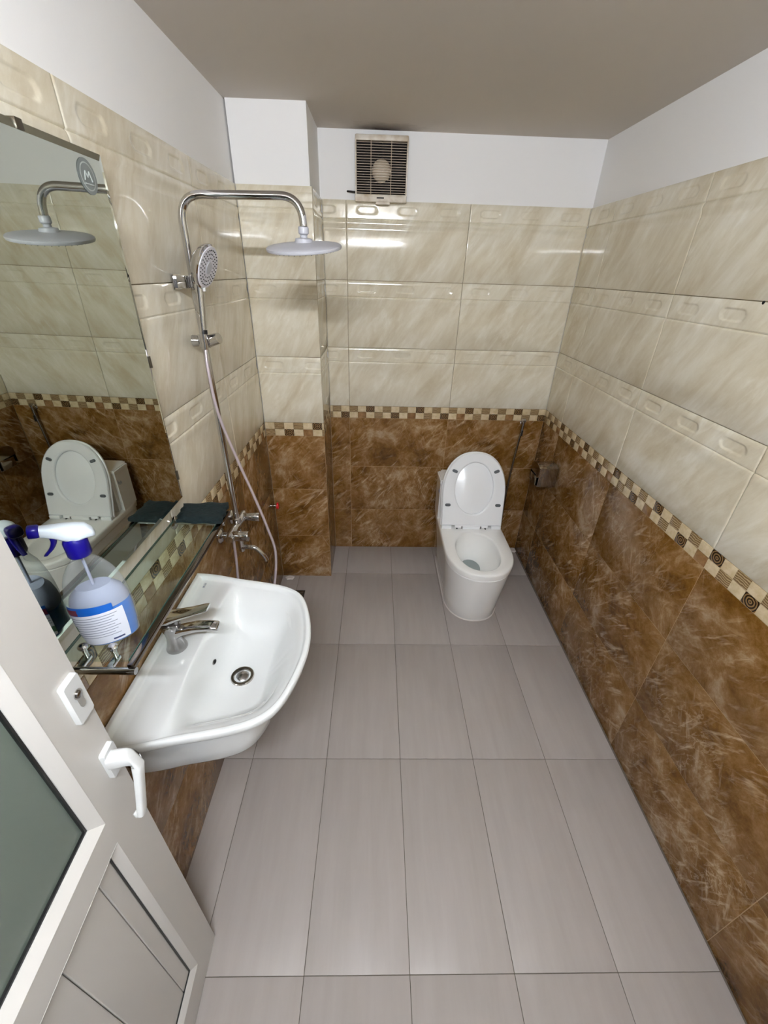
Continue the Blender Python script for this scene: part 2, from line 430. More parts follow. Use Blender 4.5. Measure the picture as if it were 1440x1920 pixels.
# floor
fl = structure('floor', MB().box((-.75, -.55, -.08), (1.2, 2.62, -.0022)), M['grout_floor'])
fx = [-.6]+[.1224+.3*i for i in range(-2, 4)]+[1.033]
fy = [-.2577-.2]+[.9423+.6*j for j in range(-2, 3)]+[2.458]
for i in range(len(fx)-1):
    for j in range(len(fy)-1):
        a, b = fx[i], fx[i+1]; c, d = fy[j], fy[j+1]
        if b-a < .02 or d-c < .02: continue
        key = ('f', round(b-a, 4), round(d-c, 4))
        if key not in _cache:
            mb = MB(); mb.box((0, 0, -.009), (b-a-.0020, d-c-.0020, 0), .0008)
            _cache[key] = mb.mesh('floor_tile', M['floor'])
        o = bpy.data.objects.new('floor_tile', _cache[key]); C.objects.link(o); o.parent = fl
        o.location = (a+.0010, c+.0010, 0)
ce = structure('ceiling', MB().box((-.75, -.55, ZC), (1.2, 2.62, ZC+.08)), M['ceil'])
# entrance wall behind the camera, with the door opening
dx0, dx1, dz = -.44, .37, 2.0
wf = MB(); wf.box((-.72, Y0-.12, 0), (dx0-.03, Y0, ZC)); wf.box((dx1+.03, Y0-.12, 0), (1.15, Y0, ZC)); wf.box((dx0-.03, Y0-.12, dz+.03), (dx1+.03, Y0, ZC))
structure('wall_front', wf, M['paint'])
tr = MB(); tr.box((dx0-.03, Y0-.12, 0), (dx0, Y0+.008, dz+.03)); tr.box((dx1, Y0-.12, 0), (dx1+.03, Y0+.008, dz+.03)); tr.box((dx0, Y0-.12, dz), (dx1, Y0+.008, dz+.03))
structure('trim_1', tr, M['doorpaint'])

# silicone / cement residue in the two floor corners (own shapes on the floor)
for (x, y, r_) in ((1.005, 2.425, .045), (-.535, 2.085, .03)):
    mb = MB(); n = 14
    pts = [(x+math.cos(2*PI*k/n)*r_*(.7+.5*random.random()), y+math.sin(2*PI*k/n)*r_*(.5+.4*random.random())) for k in range(n)]
    pts = [(min(px, XR(py)-.002), min(py, (2.452 if x > 0 else YP-.002))) for px, py in pts]
    mb.rings([[(px, py, .0) for px, py in pts], [(x+(px-x)*.8, y+(py-y)*.8, .006) for px, py in pts]])
    o = mb.build('cement_residue', M['silicone'])
    tag(o, 'whitish cement residue in floor corner beside the toilet' if x > 0 else 'whitish cement residue at foot of the tiled pillar', 'residue')

# ------------------------------------------------------------------ fluorescent lamp over the door (behind the camera)
lz, lx = 2.150, 0.0
lt = empty('tube_lamp', (lx, Y0, lz), 'short fluorescent tube lamp on the entrance wall above the door', 'lamp')
mb = MB(); mb.box((lx-.31, Y0+.001, lz-.018), (lx+.31, Y0+.03, lz+.022), .003); mb.build('batten', M['plastic'], lt)
for sx in (-1, 1):
    MB().box((lx+sx*.305-.008, Y0+.028, lz-.02), (lx+sx*.305+.008, Y0+.06, lz+.012), .003).build('lamp_holder', M['plastic'], lt)
MB().tube([(lx-.296, Y0+.047, lz-.004), (lx+.296, Y0+.047, lz-.004)], .013, 16).build('tube', M['tube'], lt)

# ------------------------------------------------------------------ door leaf (open, along the left)
dd = Vector((.0378, -.9993, 0)).normalized()      # from free edge toward hinge
DO = Vector((-.4551, .4262, 0))
DH = 1.97; DW = .775
def dpt(s, z, o): # s from free edge, o outwards to the room (+x)
    n = Vector((-dd.y, dd.x, 0)); return DO+dd*s+n*o+Vector((0, 0, z))
door = bpy.data.objects.new('door_1', None); C.objects.link(door); door['kind'] = 'structure'; door.location = (-.44, Y0+.02, 0)
def dbox(s0, s1, z0, z1, o0, o1, bev=0.0, mb=None):
    mb = mb or MB(); t_ = MB(); t_.box((s0, o0, z0), (s1, o1, z1), bev)
    mb.add([dpt(x, z, y) for x, y, z in t_.v], t_.f); return mb
TH = .045
def dframe(s0, s1, z0, z1, wdt, o0, o1):
    """mitred rectangular frame"""
    mb = MB()
    P = [(s0, z0), (s1, z0), (s1, z1), (s0, z1)]; Q = [(s0+wdt, z0+wdt), (s1-wdt, z0+wdt), (s1-wdt, z1-wdt), (s0+wdt, z1-wdt)]
    for k in range(4):
        a, b = P[k], P[(k+1) % 4]; c, d = Q[(k+1) % 4], Q[k]
        vs = [dpt(*q, o) for o in (o0, o1) for q in (a, b, c, d)]
        mb.add(vs, [(0, 1, 2, 3), (4, 5, 6, 7), (0, 1, 5, 4), (1, 2, 6, 5), (2, 3, 7, 6), (3, 0, 4, 7)])
    return mb
# stiles and rails
gL = .083   # stile width
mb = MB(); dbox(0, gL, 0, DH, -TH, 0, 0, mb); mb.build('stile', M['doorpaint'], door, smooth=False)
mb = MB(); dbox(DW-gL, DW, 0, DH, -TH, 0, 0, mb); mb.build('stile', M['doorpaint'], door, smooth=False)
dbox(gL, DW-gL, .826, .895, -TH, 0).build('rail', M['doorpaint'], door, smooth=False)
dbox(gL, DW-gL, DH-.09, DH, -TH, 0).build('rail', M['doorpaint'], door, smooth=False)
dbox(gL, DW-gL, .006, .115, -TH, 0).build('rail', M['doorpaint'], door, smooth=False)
# glass unit: bevelled bead frame, black gasket, frosted pane
def bead(s0, s1, z0, z1, wd=.016, o0=-.002, o1=-.014):
    mb = MB(); P = [(s0, z0), (s1, z0), (s1, z1), (s0, z1)]
    Q = [(s0+wd, z0+wd), (s1-wd, z0+wd), (s1-wd, z1-wd), (s0+wd, z1-wd)]
    for k in range(4):
        a, b = P[k], P[(k+1) % 4]; c, d = Q[(k+1) % 4], Q[k]
        vs = [dpt(*a, .0005), dpt(*b, .0005), dpt(*c, o1), dpt(*d, o1), dpt(*a, -.03), dpt(*b, -.03), dpt(*c, -.03), dpt(*d, -.03)]
        mb.add(vs, [(0, 1, 2, 3), (4, 5, 6, 7), (0, 1, 5, 4), (1, 2, 6, 5), (2, 3, 7, 6), (3, 0, 4, 7)])
    return mb
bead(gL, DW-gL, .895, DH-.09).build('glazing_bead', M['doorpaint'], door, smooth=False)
dframe(gL+.0155, DW-gL-.0155, .9105, DH-.1055, .0045, -.030, -.0155).build('gasket', M['black'], door, smooth=False)
dbox(gL+.019, DW-gL-.019, .914, DH-.109, -.028, -.020).build('pane', M['frost'], door, smooth=False)
# lower panel : vertical planks behind a bevelled bead
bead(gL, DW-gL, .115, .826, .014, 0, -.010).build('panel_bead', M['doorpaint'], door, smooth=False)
dframe(gL+.0135, DW-gL-.0135, .1285, .8125, .003, -.030, -.0115).build('gasket', M['black'], door, smooth=False)
s = gL+.015; pe = DW-gL-.015
jo = [.135, .236, .337, .438, .539, .640]
cuts = [s]+[j for j in jo if s+.02 < j < pe-.01]+[pe]
for a, b in zip(cuts[:-1], cuts[1:]):
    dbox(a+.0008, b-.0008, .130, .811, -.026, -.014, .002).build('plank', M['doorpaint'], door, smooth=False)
dbox(s, pe, .130, .811, -.030, -.0262).build('panel_back', M['grout_floor'], door, smooth=False)
# lock escutcheon
def prism(poly, o0, o1, ch=.0):
    """poly in (s,z); chamfered plate"""
    cs = sum(p[0] for p in poly)/len(poly); cz = sum(p[1] for p in poly)/len(poly)
    f = lambda k, o: [dpt(cs+(a-cs)*k, cz+(b-cz)*k, o) for a, b in poly]
    mb = MB(); mb.rings([f(1, o0), f(1, o1-ch), f(1-ch*18, o1)]); return mb
def rrect(s0, s1, z0, z1, r, n=4):
    P = []
    for cx, cz, a0 in ((s1-r, z1-r, 0), (s0+r, z1-r, 90), (s0+r, z0+r, 180), (s1-r, z0+r, 270)):
        for k in range(n+1):
            a = R(a0+90*k/n); P.append((cx+r*math.cos(a), cz+r*math.sin(a)))
    return P
lk = prism(rrect(.006, .040, 1.105, 1.190, .004), 0, .009, .002).build('lock_plate', M['plastic'], door)
cyl = prism([(.0222+.0085*math.cos(R(a)), 1.158+.0085*math.sin(R(a))) for a in range(-50, 231, 20)]+[(.0172, 1.135), (.0190, 1.1315), (.0222, 1.130), (.0254, 1.1315), (.0272, 1.135)], .006, .0105, .0)
cyl.build('lock_cylinder', M['steel'], lk)
n_ = Vector((-dd.y, dd.x, 0))
MB().lathe([(.0062, 0), (.0062, .0018), (.004, .003)], dpt(.0222, 1.158, .0105), n_, 20).build('key_plug', M['chrome_dull'], lk)
# lever handle
hd = prism(rrect(.006, .036, .945, 1.012, .004), 0, .009, .0015).build('handle_rose', M['plastic'], door)
hb = MB()
def sec(c, a, b, ax1, ax2, n=12):
    return [c+ax1*(a*math.copysign(abs(math.cos(2*PI*k/n))**.6, math.cos(2*PI*k/n)))+ax2*(b*math.copysign(abs(math.sin(2*PI*k/n))**.6, math.sin(2*PI*k/n))) for k in range(n)]
zz = Vector((0, 0, 1))
# square stub out from the rose, sharp corner, long straight grip slanting toward the hinge side
g_ = (dpt(.058, .868, 0)-dpt(.016, .990, 0)).normalized(); gp = n_.cross(g_).normalized()
P = [((.027, .988, .008), dd, zz, .0125, .0155), ((.026, .989, .018), dd, zz, .0125, .0155), ((.024, .990, .034), dd, zz, .0115, .0145),
     ((.0225, .985, .045), dd, (zz-n_*.45).normalized(), .0105, .0150), ((.025, .968, .0475), gp, n_, .0105, .0085), ((.033, .945, .0475), gp, n_, .0098, .0070),
     ((.044, .912, .046), gp, n_, .0095, .0065), ((.054, .882, .0445), gp, n_, .0095, .0065), ((.058, .870, .0440), gp, n_, .0085, .0055)]
ringsL = []
for (s_, z_, o_), a1, a2, w1, w2 in P:
    if a1 is gp and gp.dot(dd) < 0: a1 = -gp
    ringsL.append(sec(dpt(s_, z_, o_), w1, w2, a1, a2, 24))
hb.rings(ringsL); hb.build('lever', M['plastic'], hd, angle=50)
hk = MB(); hk.tube([dpt(.0575, .873, .043), dpt(.058, .869, .036), dpt(.057, .873, .031)], [.0075, .0065, .004], 12).build('lever_tip', M['plastic'], hd)
# hinges
for z in (.2, 1.0, 1.75):
    MB().tube([dpt(DW+.004, z, .006), dpt(DW+.004, z+.09, .006)], .007, 10).build('hinge', M['plastic'], door)

# ------------------------------------------------------------------ mirror
mroot = empty('wall_mirror', (-.58, .785, 1.125), 'large frameless rectangular mirror on the left wall above the glass shelf', 'mirror')
MX = lambda y, z: -.5825+.00344*y+.00866*z
my0, my1, mz0, mz1 = .478, 1.086, 1.129, 1.911
def mpt(y, z, o=0): return Vector((MX(y, z)+o, y, z))
mb = MB(); q = [(my0, mz0), (my1, mz0), (my1, mz1), (my0, mz1)]; bw = .012
qi = [(my0+bw, mz0+bw), (my1-bw, mz0+bw), (my1-bw, mz1-bw), (my0+bw, mz1-bw)]
mb.add([mpt(*a) for a in qi], [(0, 1, 2, 3)]); mb.build('glass_face', M['mirror'], mroot, smooth=False)
mb = MB(); vs = [mpt(*a, 0) for a in qi]+[mpt(*a, -.0022) for a in q]
mb.add(vs, [(k, (k+1) % 4, 4+(k+1) % 4, 4+k) for k in range(4)]); mb.build('bevel', M['mirror'], mroot, smooth=False)
mb = MB(); mb.rings([[mpt(*a, -.0023) for a in q], [mpt(*a, -.0062) for a in q]]); mb.build('glass_edge', M['mirroredge'], mroot, smooth=False)
mb = MB(); qq = [(my0+.03, mz0+.03), (my1-.03, mz0+.03), (my1-.03, mz1-.03), (my0+.03, mz1-.03)]
mb.rings([[mpt(*a, -.0064) for a in qq], [(XL(a[0])+.0005, a[0], a[1]) for a in qq]]); mb.build('backing', M['board'], mroot, smooth=False)
for (y, z) in ((.865, 1.9115), (1.0865, 1.512), (1.0865, 1.20)):
    mb = MB()
    if z > 1.9: mb.box((MX(y, z)-.02, y-.008, z-.012), (MX(y, z)+.0015, y+.008, z+.003), .001)
    else: mb.box((MX(y, z)-.006, y-.003, z-.014), (MX(y, z)+.0012, y+.002, z+.014), .0008)
    mb.build('clip', M['mirroredge'], mroot)
# round printed sticker in the upper corner
sc_ = (1.017, 1.866); ny = Vector((1, -.0034, -.0087)).normalized()
st = MB().lathe([(.0285, .0004), (.0285, .0010)], mpt(*sc_), ny, 40).build('sticker', M['stickergrey'], mroot)
mk = MB(); mk.lathe([(.0225, .0011), (.0205, .0013)], mpt(*sc_), ny, 40, cap0=False, cap1=False)
for (y0, z0, y1, z1) in ((-.012, -.007, -.006, .008), (-.006, .008, 0, -.001), (0, -.001, .006, .008), (.006, .008, .012, -.007), (-.013, -.012, .013, -.012)):
    mk.tube([mpt(sc_[0]+y0, sc_[1]+z0, .0012), mpt(sc_[0]+y1, sc_[1]+z1, .0012)], .0013, 6)
mk.build('sticker_emblem', M['stickerlight'], st)

# ------------------------------------------------------------------ glass shelf
SZ = 1.083
shx0, shx1, shy0, shy1 = -.583, -.456, .530, 1.088
sh = empty('glass_shelf', (-.59, .81, SZ), 'narrow glass shelf with chrome rail on the left wall above the basin', 'shelf')
mb = MB(); mb.box((shx0, shy0, SZ-.006), (shx1, shy1, SZ), .0008); mb.build('glass_plate', M['glass'], sh, smooth=False)
MB().box((shx1+.0002, shy0, SZ-.0062), (shx1+.0016, shy1, SZ), 0).build('glass_rim', M['glassedge'], sh, smooth=False)
MB().box((shx0-.0016, shy0, SZ-.0062), (shx0-.0002, shy1, SZ), 0).build('glass_rim', M['glassedge'], sh, smooth=False)
MB().box((shx1+.0030, shy0-.012, SZ-.012), (-.4405, shy1, SZ+.000), .002).build('front_rail', M['railsteel'], sh)
rz = SZ-.014
for y, yc in ((shy0-.013, shy0-.013), (1.036, 1.036)):
    MB().tube([(XL(y)+.001, y, rz), (-.4385, y, rz)], .0070 if y < .8 else .006, 16).build('bracket_rod', M['chrome'], sh)
    MB().lathe([(.020, 0), (.020, .004), (.012, .009)], (XL(y)+.0005, y, rz), (1, 0, 0), 24).build('wall_flange', M['chrome'], sh)
for x in (-.545, -.490):
    y = shy0-.013
    b_ = MB(); b_.lathe([(.0045, -.012), (.0045, .003), (.0050, .004), (.0050, .010), (.0085, .012), (.009, .016), (.006, .020), (.002, .021)], (x, y+.030, SZ), (0, 0, 1), 18)
    b_.box((x-.006, y, rz-.003), (x+.006, y+.034, rz+.003), .001)
    b_.build('clamp_screw', M['chrome'], sh)

# dark scouring pad on the far end of the shelf
pc = [(-.566, 1.008), (-.578, 1.098), (-.447, 1.112), (-.438, 1.006)]
pad = MB(); nx, ny_ = 14, 10
def padpt(i, j, top):
    a, b = i/nx, j/ny_
    P0 = Vector((*pc[0], 0))*(1-a)+Vector((*pc[3], 0))*a; P1 = Vector((*pc[1], 0))*(1-a)+Vector((*pc[2], 0))*a
    p = P0*(1-b)+P1*b; e = min(a, 1-a, b, 1-b)
    z = SZ+.0032+.0010*math.sin(a*9+b*3)+(top*(.014 if e > .03 else .009)) + .004*b*b
    return (p.x+.0025*math.sin(b*17), p.y+.0025*math.sin(a*13), z)
vs = [padpt(i, j, k) for k in (0, 1) for j in range(ny_+1) for i in range(nx+1)]; n1_ = (nx+1)*(ny_+1); fs = []
for j in range(ny_):
    for i in range(nx):
        a = j*(nx+1)+i; fs.append((a, a+1, a+nx+2, a+nx+1)); fs.append((n1_+a, n1_+a+nx+1, n1_+a+nx+2, n1_+a+1))
bd = [i for i in range(nx+1)]+[(j)*(nx+1)+nx for j in range(1, ny_+1)]+[ny_*(nx+1)+i for i in range(nx-1, -1, -1)]+[j*(nx+1) for j in range(ny_-1, 0, -1)]
for k in range(len(bd)): a, b = bd[k], bd[(k+1) % len(bd)]; fs.append((a, b, b+n1_, a+n1_))
pad.add(vs, fs); pad = pad.build('scouring_pad', M['pad']); tag(pad, 'black flat scouring pad lying at the far end of the glass shelf', 'pad')

# ------------------------------------------------------------------ spray bottle
BX, BY, BZ = -.5135, .591, SZ+.0012
ang = R(0)
bo = empty('spray_bottle', (BX, BY, BZ), 'clear spray bottle of blue glass cleaner with white trigger head on the shelf', 'bottle')
bdir = Vector((-.86, -.51, 0)).normalized()
bside = Vector((0, 0, 1)).cross(bdir)
KW, KD, KH = 1.10, 1.08, 1.12
prof = [(0.0, .036, .022), (.004, .041, .026), (.03, .0445, .028), (.06, .046, .029), (.085, .0460, .0295), (.108, .0440, .0290), (.128, .0395, .0275), (.143, .034, .0250), (.155, .0270, .022), (.164, .0195, .0175), (.170, .0150, .0155), (.178, .0138, .015)]
prof = [(z*KH, a*KW, b*KD) for z, a, b in prof]
def bring(z, a, b, k=1.0, n=40):
    return [Vector((BX, BY, BZ+z))+bdir*(a*k*math.cos(2*PI*j/n))+bside*(b*k*math.sin(2*PI*j/n)) for j in range(n)]
def prof_at(z):
    for (z0, a0, b0), (z1, a1, b1) in zip(prof[:-1], prof[1:]):
        if z0 <= z <= z1:
            t_ = (z-z0)/(z1-z0); return a0+(a1-a0)*t_, b0+(b1-b0)*t_
    return prof[-1][1:]
mb = MB(); mb.rings([bring(*p_) for p_ in prof], True, False); mb.build('bottle_body', M['clearplastic'], bo)
LQ = .088
lz_ = [z for z, _, _ in prof if z < LQ]+[LQ]
mb = MB(); mb.rings([bring(max(z, .002), *prof_at(z), k=.95) for z in lz_]); mb.build('liquid', M['liquid'], bo)
mb = MB(); fz = [LQ+.0005, LQ+.012, LQ+.028, LQ+.042]
mb.rings([bring(z, *prof_at(z), k=[.95, .93, .85, .60][i]) for i, z in enumerate(fz)]); mb.build('foam', M['foam'], bo)
MB().tube([Vector((BX, BY, BZ+.02)), Vector((BX, BY, BZ+.205))], .0026, 8).build('dip_tube', M['foam'], bo)
# label wraps the side facing the room
def lab(z0, z1, a0, a1, k, mt, name, parent, n=16, cut=None):
    mb = MB(); vs = []; fs = []; zs = [z0+(z1-z0)*i/6 for i in range(7)]
    for z in zs:
        a, b = prof_at(z)
        for i in range(n+1):
            t_ = a0+(a1-a0)*i/n
            zt = z + (cut(i/n) if (cut and z == zs[-1]) else 0)
            vs.append(Vector((BX, BY, BZ+zt))+bdir*(a*k*math.cos(t_))+bside*(b*k*math.sin(t_)))
    for j in range(6):
        for i in range(n): q_ = j*(n+1)+i; fs.append((q_, q_+1, q_+n+2, q_+n+1))
    mb.add(vs, fs); return mb.build(name, mt, parent)
A0, A1 = R(14), R(130)
lb = lab(.008, .084, A0, A1, 1.012, M['label'], 'bottle_label', bo)
lab(.084, .100, A0, R(112), 1.012, M['labelblue'], 'label_header', lb, cut=lambda t_: .006*(1-t_))
lab(.086, .099, A0+.02, R(46), 1.02, M['labelred'], 'label_badge', lb)
lab(.042, .056, R(14), R(25), 1.02, M['labelgreen'], 'label_symbol', lb)
for k in range(9):
    z = .076-.0062*k; a = R(26 if .038 < z < .058 else 17); e = R(116-(k*7 % 17))
    lab(z, z+.0016, a, e, 1.02, M['labelgrey'], 'print_line', lb, 10)
lab(.013, .017, R(92), R(116), 1.02, M['labelnavy'], 'print_line', lb, 6)
# closure and trigger head
MB().lathe([(.0175, .198), (.0185, .200), (.0185, .226), (.0165, .231), (.014, .236)], (BX, BY, BZ), (0, 0, 1), 28).build('screw_cap', M['blueplastic'], bo)
hp = MB(); zc_ = BZ+.244; hdir = (bdir*math.cos(R(17))+Vector((0, 0, 1))*math.sin(R(8))); hup = bside.cross(hdir); hup = hup if hup.z > 0 else -hup
prh = [(-.034, -.006, .004, .004), (-.030, -.003, .009, .008), (-.020, .001, .0145, .0120), (-.006, -.001, .0160, .0160), (.008, .001, .0155, .0150), (.025, .005, .0125, .0110), (.036, .0065, .0105, .0095), (.042, .007, .0095, .0095)]
HB = Vector((BX, BY, zc_))
rg = [sec(HB+hdir*s_+hup*dz_, hw, hh, bside, hup, 20) for s_, dz_, hw, hh in prh]
hp.rings(rg); head = hp.build('trigger_head', M['bottlewhite'], bo, angle=60)
np_ = MB(); c0 = HB+hup*.0085; rg = [sec(c0+hdir*s_, h_, h_, bside, hup, 16) for s_, h_ in ((.042, .0088), (.0445, .0105), (.0565, .0105), (.058, .009))]
np_.rings(rg); np_.build('nozzle', M['blueplastic'], bo, angle=60)
tg = MB(); tp = smoothpath([c0+hdir*.028-hup*.008, c0+hdir*.026-hup*.022, c0+hdir*.031-hup*.036, c0+hdir*.041-hup*.049], 5)
rg = [sec(p_, .0070*(1-.5*i/len(tp)), .0055*(1-.5*i/len(tp)), bside, hdir, 12) for i, p_ in enumerate(tp)]
tg.rings(rg); tg.build('trigger', M['blueplastic'], bo, angle=60)

# ------------------------------------------------------------------ wash basin
SY = .795; RZ = .835
bs = empty('wash_basin', (-.59, SY, .62), 'white ceramic wall-hung wash basin with half pedestal under the glass shelf', 'basin')
half = [(-.5905, .300), (-.55, .297), (-.50, .288), (-.44, .273), (-.38, .262), (-.32, .249), (-.27, .232), (-.235, .208), (-.212, .175), (-.195, .13), (-.182, .08), (-.1745, .03), (-.1735, 0)]
hs = smoothpath([(x, y, 0) for x, y in half], 4)
outl = [(p_.x, SY+p_.y) for p_ in hs]+[(p_.x, SY-p_.y) for p_ in reversed(hs[:-1])]
cx_, cy_ = -.375, SY
def ray_out(c, poly, th):
    dx, dy = math.cos(th), math.sin(th); best = None
    for k in range(len(poly)):
        x1, y1 = poly[k]; x2, y2 = poly[(k+1) % len(poly)]
        ex, ey = x2-x1, y2-y1; den = dx*ey-dy*ex
        if abs(den) < 1e-12: continue
        t_ = ((x1-c[0])*ey-(y1-c[1])*ex)/den; u_ = ((x1-c[0])*dy-(y1-c[1])*dx)/den
        if t_ > 0 and -1e-6 <= u_ <= 1+1e-6 and (best is None or t_ > best): best = t_
    return best
def ss(a, b, x):
    t_ = min(max((x-a)/(b-a), 0), 1); return t_*t_*(3-2*t_)
NTH = 300
corner_angles = [math.atan2(s_*.300, -.5905-cx_) % (2*PI) for s_ in (1, -1)]
ths = sorted([2*PI*k/NTH for k in range(NTH)]+corner_angles)
rad = [ray_out((cx_, cy_), outl, th) for th in ths]
def hbas(x, y, d):
    """basin surface height: d = distance in from the outline"""
    rimw = .010
    z = RZ
    # sunken platform
    z -= .012*ss(rimw, rimw+.012, d)
    ay = abs(y-SY)
    # flat tap ledge along the wall; a crisp step down to the bowl, which slopes up gently to the front rim
    xe = -.474+.012*ss(.05, .28, ay)
    if x > xe:
        q_ = x-xe; k1 = (q_*q_/.018 if q_ < .009 else q_-.0045)/.034; k1 = 1-math.exp(-k1*1.55*(1+.45*k1))
        k2 = ss(rimw, .135, d)
        r_ = math.hypot((x-cx_)/.20, (y-cy_)/.26)
        z -= k1*k2*(.082+.045*ss(1, .12, r_))
    elif ay > .075:
        z -= .007*ss(.075, .12, ay)*ss(0, .05, xe-x)*ss(rimw, .04, d)
    return z
mb = MB(); NTT = 46; vs = []
tv = sorted(set([round(1-x, 4) for x in [0, .01, .02, .03, .04, .05, .06, .07, .08, .09, .1]]+[round(.08+.0112*k, 4) for k in range(74)]))
for t_ in tv:
    for th, r_ in zip(ths, rad):
        x = cx_+math.cos(th)*r_*t_; y = cy_+math.sin(th)*r_*t_
        # distance to outline approx
        d = r_*(1-t_)
        d = min(d, x+.5905, (1-t_)*.30)
        vs.append((x, y, hbas(x, y, max(d, 0))-(.0025 if t_ > .999 else 0)))
n = len(ths); fs = []
for j in range(len(tv)-1):
    for i in range(n): k = (i+1) % n; fs.append((j*n+i, j*n+k, (j+1)*n+k, (j+1)*n+i))
vs.append((cx_, cy_, sum(v_[2] for v_ in vs[:n])/n-.003)); ci = len(vs)-1
for i in range(n): fs.append((ci, (i+1) % n, i))
def scaled(k, z, x0=-.5905, xs=None):
    o = []
    for th, r_ in zip(ths, rad):
        x = cx_+math.cos(th)*r_; y = cy_+math.sin(th)*r_
        xx = x0+(x-x0)*(xs if xs else k); o.append((xx, SY+(y-SY)*k, z))
    return o
base = len(tv)-1
last = [(base*n+i) for i in range(n)]
und = [scaled(1.004, RZ-.006), scaled(1.0, RZ-.020), scaled(.985, RZ-.028), scaled(.92, RZ-.034, xs=.93), scaled(.83, RZ-.042, xs=.87), scaled(.80, RZ-.060, xs=.845), scaled(.785, RZ-.12, xs=.815), scaled(.77, RZ-.18, xs=.785), scaled(.755, RZ-.218, xs=.765), scaled(.73, RZ-.234, xs=.74), scaled(.69, RZ-.239, xs=.70)]
off = len(vs)
for r_ in und: vs += r_
for i in range(n): k = (i+1) % n; fs.append((last[i], last[k], off+k, off+i))
for j in range(len(und)-1):
    for i in range(n): k = (i+1) % n; fs.append((off+j*n+i, off+j*n+k, off+(j+1)*n+k, off+(j+1)*n+i))
fs.append(tuple(off+(len(und)-1)*n+i for i in range(n)))
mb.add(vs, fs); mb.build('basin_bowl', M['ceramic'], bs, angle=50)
zd = hbas(cx_, cy_, .2)+.001
dr = MB().lathe([(.033, -.010), (.033, .002), (.031, .0042), (.024, .004), (.022, -.002), (.0215, -.008)], (cx_, cy_, zd), (0, 0, 1), 36, cap1=False).build('drain_ring', M['steel'], bs)
MB().lathe([(.022, -.007), (.022, -.006)], (cx_, cy_, zd), (0, 0, 1), 30).build('drain_hole', M['dark'], dr)
MB().lathe([(.004, -.006), (.004, .003), (.0165, .004), (.0175, .006), (.014, .0085), (.0, .0095)], (cx_+.001, cy_-.002, zd), (.12, -.1, 1), 30, cap1=False).build('drain_plug', M['chrome_dull'], dr)
# overflow slot
ov = Vector((-.4520, SY+.008, hbas(-.4520, SY+.008, .2)-.0030))
MB().lathe([(.0095, 0), (.0095, .004), (.0078, .005)], ov, (.80, 0, .50), 24, sx=1.0, sy=.55, ref=(0, 1, 0)).build('overflow_ring', M['chrome_dull'], bs)
MB().lathe([(.0075, .0051), (.0075, .0056)], ov, (.80, 0, .50), 24, sx=1.0, sy=.5, ref=(0, 1, 0)).build('overflow_hole', M['dark'], bs)
# small maker's mark
mk = MB(); zt = RZ-.0118
for (a, b) in (((-.553, 1.035), (-.547, 1.035)), ((-.547, 1.035), (-.553, 1.040)), ((-.553, 1.040), (-.547, 1.040)), ((-.553, 1.046), (-.547, 1.046)), ((-.547, 1.046), (-.547, 1.0505)), ((-.553, 1.054), (-.547, 1.054))):
    mk.tube([(a[0], a[1], zt+.0006), (b[0], b[1], zt+.0006)], .0009, 6)
mk.build('maker_mark', M['labelgrey'], bs)

# ------------------------------------------------------------------ basin tap
FX, FY, FZ = -.532, .790, RZ-.0115
fc = empty('basin_tap', (FX, FY, FZ), 'chrome single-lever mixer tap standing on the wash basin', 'tap')
MB().lathe([(.027, 0), (.027, .003), (.0245, .010), (.0205, .025), (.0185, .042), (.0195, .058), (.0235, .074), (.0262, .084), (.0255, .090), (.02, .093)], (FX, FY, FZ), (0, 0, 1), 36).build('tap_body', M['chrome_dull'], fc)
def blade(pts, name, m_):
    rg = []
    for (x, z, hw, ht) in pts: rg.append(sec(Vector((x, FY, z)), hw, ht, Vector((0, 1, 0)), Vector((0, 0, 1)), 20))
    mb = MB(); mb.rings(rg); return mb.build(name, m_, fc, angle=60)
blade([(FX, FZ+.050, .016, .020), (FX+.030, FZ+.066, .0165, .013), (FX+.065, FZ+.078, .017, .0095), (FX+.10, FZ+.082, .0165, .0085), (FX+.122, FZ+.080, .0155, .008), (FX+.126, FZ+.079, .0135, .0065)], 'spout', M['chrome'])
MB().lathe([(.0095, -.008), (.0095, 0)], (FX+.108, FY, FZ+.077), (0, 0, 1), 20).build('aerator', M['steel'], fc)
blade([(FX-.029, FZ+.104, .018, .006), (FX-.020, FZ+.107, .024, .0115), (FX+.005, FZ+.110, .0245, .012), (FX+.030, FZ+.119, .020, .0085), (FX+.065, FZ+.131, .0175, .0055), (FX+.100, FZ+.143, .0165, .0045), (FX+.112, FZ+.147, .0145, .0035)], 'lever', M['chrome'])

# ------------------------------------------------------------------ shower set
RX, RY = -.541, 1.390
shs = empty('shower_column', (RX, RY, .82), 'chrome exposed shower column with rain head and mixer on the left wall', 'shower')
rp = bend((RX, RY, .845), (RX, RY, 1.888), (-.212, RY, 1.893), .065)[:-1]
rp = rp+bend(rp[-1], (-.212, RY, 1.893), (-.209, RY, 1.825), .058)[1:]
MB().tube(rp, .0105, 18).build('riser_pipe', M['chrome'], shs)
HC = Vector((-.2105, RY, 1.775)); RHN = Vector((-.045, -.165, 1)).normalized()
MB().lathe([(.0125, .050), (.0145, .047), (.0145, .034), (.010, .030), (.010, .024), (.023, .022), (.025, .016), (.028, .008)], HC, (.03, -.10, 1), 28).build('swivel_joint', M['showerhead'], shs)
rh = MB().lathe([(.024, .012), (.060, .008), (.102, .0035), (.1055, .001), (.1060, -.003), (.1045, -.0065), (.100, -.0075)], HC+Vector((0, -.002, .002)), RHN, 56).build('rain_head', M['showerhead'], shs)
nz_ = MB()
